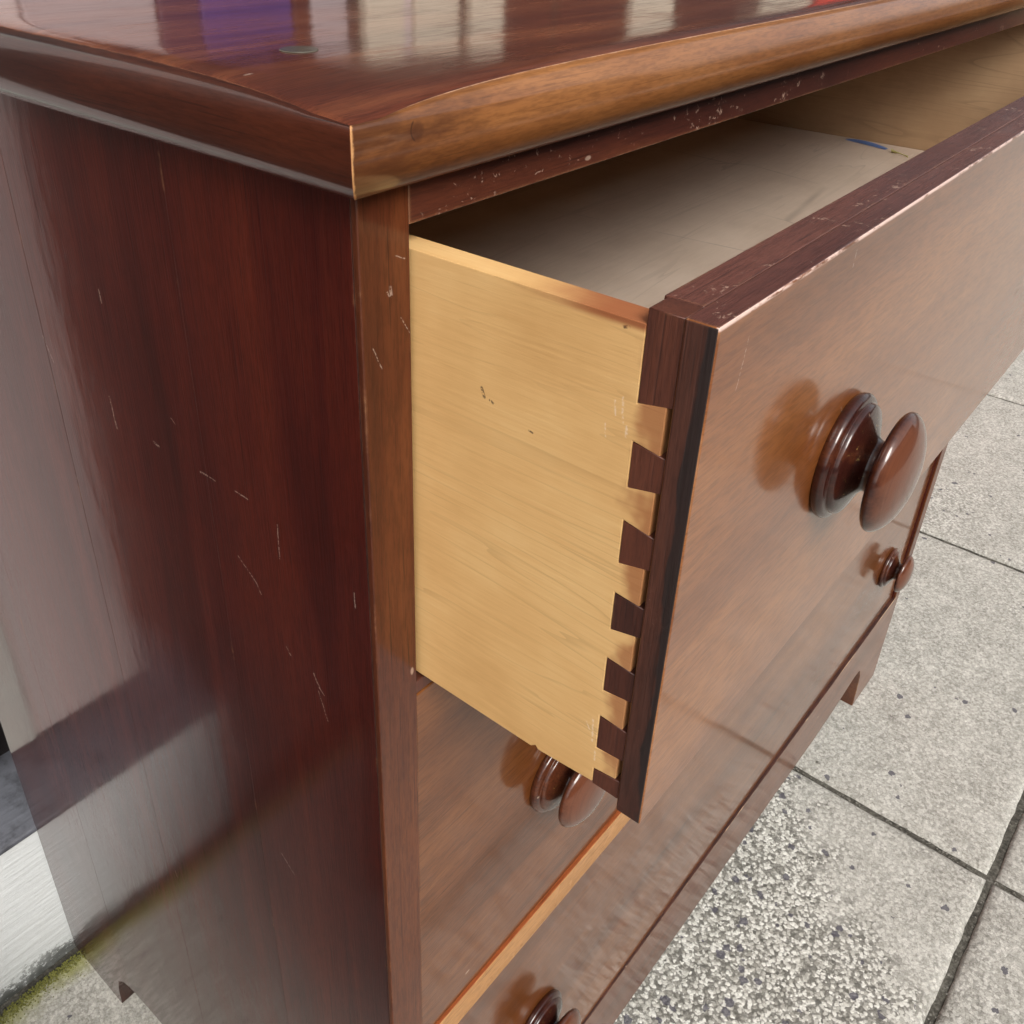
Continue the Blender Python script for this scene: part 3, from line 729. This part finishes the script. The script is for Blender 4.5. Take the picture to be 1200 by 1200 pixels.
# the open drawer: slightly twisted in its opening
dr = empty('open_drawer', parent=chest)
dr['label'] = 'top drawer pulled open, pale sides with dark dovetails'
dr.rotation_euler = (.0002, -.0057, .00753); dr.location = (.0042, 0, 0)
XL, XR = .0216, .8830
YF, YP, YB = -.0984, -.0890, -.0777
df = box('drawer_front', XL, XR, YF, YP - .0001, .6523, .8307, M_front, dr, .0008)
face_mats(df, [((-1, 0, 0), M_edge), ((0, 0, 1), M_fronttop)])
face_mats(box('front_lining', .0316, XR - .0100, YP, YB, .6565, .8303, M_inner, dr, .0005), [((0, 0, 1), M_fronttop)])
yL, yR = -.0788, -.0873
zL = [.8034, .7919, .7771, .7662, .7510, .7401, .7257, .7143, .7002, .6890, .6741, .6641]
zR = [.8052, .7904, .7792, .7646, .7532, .7393, .7280, .7134, .7015, .6883, .6749, .6652]
XS, TS = .0223, .0092
def joint(sgn, xa, xb):
    gg = .00012
    # pins of the dark front lining: between the tails
    tops = [(.8303, .8303)] + [(zL[i], zR[i]) for i in (1, 3, 5, 7, 9, 11)]
    bots = [(zL[i], zR[i]) for i in (0, 2, 4, 6, 8, 10)] + [(.6567, .6567)]
    for (tl, tr), (bl, br) in zip(tops, bots):
        prism('dovetail_pin', [(yL + gg, tl - gg), (yR - gg, tr - gg), (yR - gg, br + gg), (yL + gg, bl + gg)] if False else [(yL - gg, tl - gg), (YP, tr - gg), (YP, br + gg), (yL - gg, bl + gg)], 'yz', xa, xb, M_inner, dr, .0002, 1)
    # side board with its tails
    pts = [(.36, .6545), (.36, .8257), (yL, .8257), (yL, zL[0])]
    for i in range(0, 12, 2):
        pts += [(yR, zR[i]), (yR, zR[i + 1]), (yL, zL[i + 1])]
        if i + 2 < 12: pts += [(yL, zL[i + 2])]
    pts += [(yL, .6575)]
    # small chip out of the lower edge
    pts += [(-.062, .6560), (-.0560, .6556), (-.0548, .6570), (-.0530, .6553)] if sgn > 0 else []
    prism('side_board', pts, 'yz', xa, xb, M_birch if sgn > 0 else M_inside, dr, .0004 if sgn > 0 else 0)
joint(1, XS, XS + TS); joint(-1, XR - TS - .0006, XR - .0006)
box('bottom_board', XS + TS + .0004, XR - TS - .002, YB + .0002, .352, .6790, .6845, M_floor, dr, .0004)
box('back_board', XS + TS, XR - TS - .001, .352, .36, .66, .815, M_inside, dr, .0004)
knob(.1408, YF, .741, dr); knob(.7640, YF, .741, dr)

# things lying in the drawer
bm = bmesh.new()
a = Vector((.8615, .1755)); b = Vector((.8480, .1290)); dv = (b - a).normalized(); nv = Vector((-dv.y, dv.x)); cols = []
for i in range(13):
    q = a.lerp(b, i / 12); hw = .0040 * (1 - .25 * (i / 12)); curl = .0012 * math.sin(i / 12 * 3.1) + .0004
    cols.append([bm.verts.new((q.x + nv.x * s_ * hw, q.y + nv.y * s_ * hw, .6893 + curl * (1 + .5 * s_) )) for s_ in (-1, -.3, .4, 1)])
for c0, c1 in zip(cols, cols[1:]):
    for i in range(3): bm.faces.new((c0[i], c0[i + 1], c1[i + 1], c1[i]))
r_ = bmesh.ops.solidify(bm, geom=bm.faces[:], thickness=.0003)
scrap = finish(bm, 'paper_scrap', M_scrap, None); tag(scrap, 'narrow strip of blue paper lying on the bottom of the open drawer', 'paper scrap')
bm = bmesh.new()
path = [Vector((.8400, .121, .6910)), Vector((.8372, .1155, .6908)), Vector((.8345, .1115, .6912)), Vector((.8330, .107, .6906)), Vector((.8300, .1015, .6904))]
rad = [.0018, .0010, .0006, .0005, .0009]; prev = None
for q, r0 in zip(path, rad):
    ring = [bm.verts.new(q + Vector((math.cos(t_) * r0, math.sin(t_) * r0 * .4, math.sin(t_) * r0))) for t_ in [i * math.pi / 4 for i in range(8)]]
    if prev:
        for i in range(8): bm.faces.new((prev[i], prev[(i + 1) % 8], ring[(i + 1) % 8], ring[i]))
    else: bm.faces.new(ring)
    prev = ring
bm.faces.new(prev)
stalk = finish(bm, 'dried_stalk', M_stalk, None); tag(stalk, 'tiny dried yellow plant stalk lying in the open drawer beside blue paper', 'dried stalk')
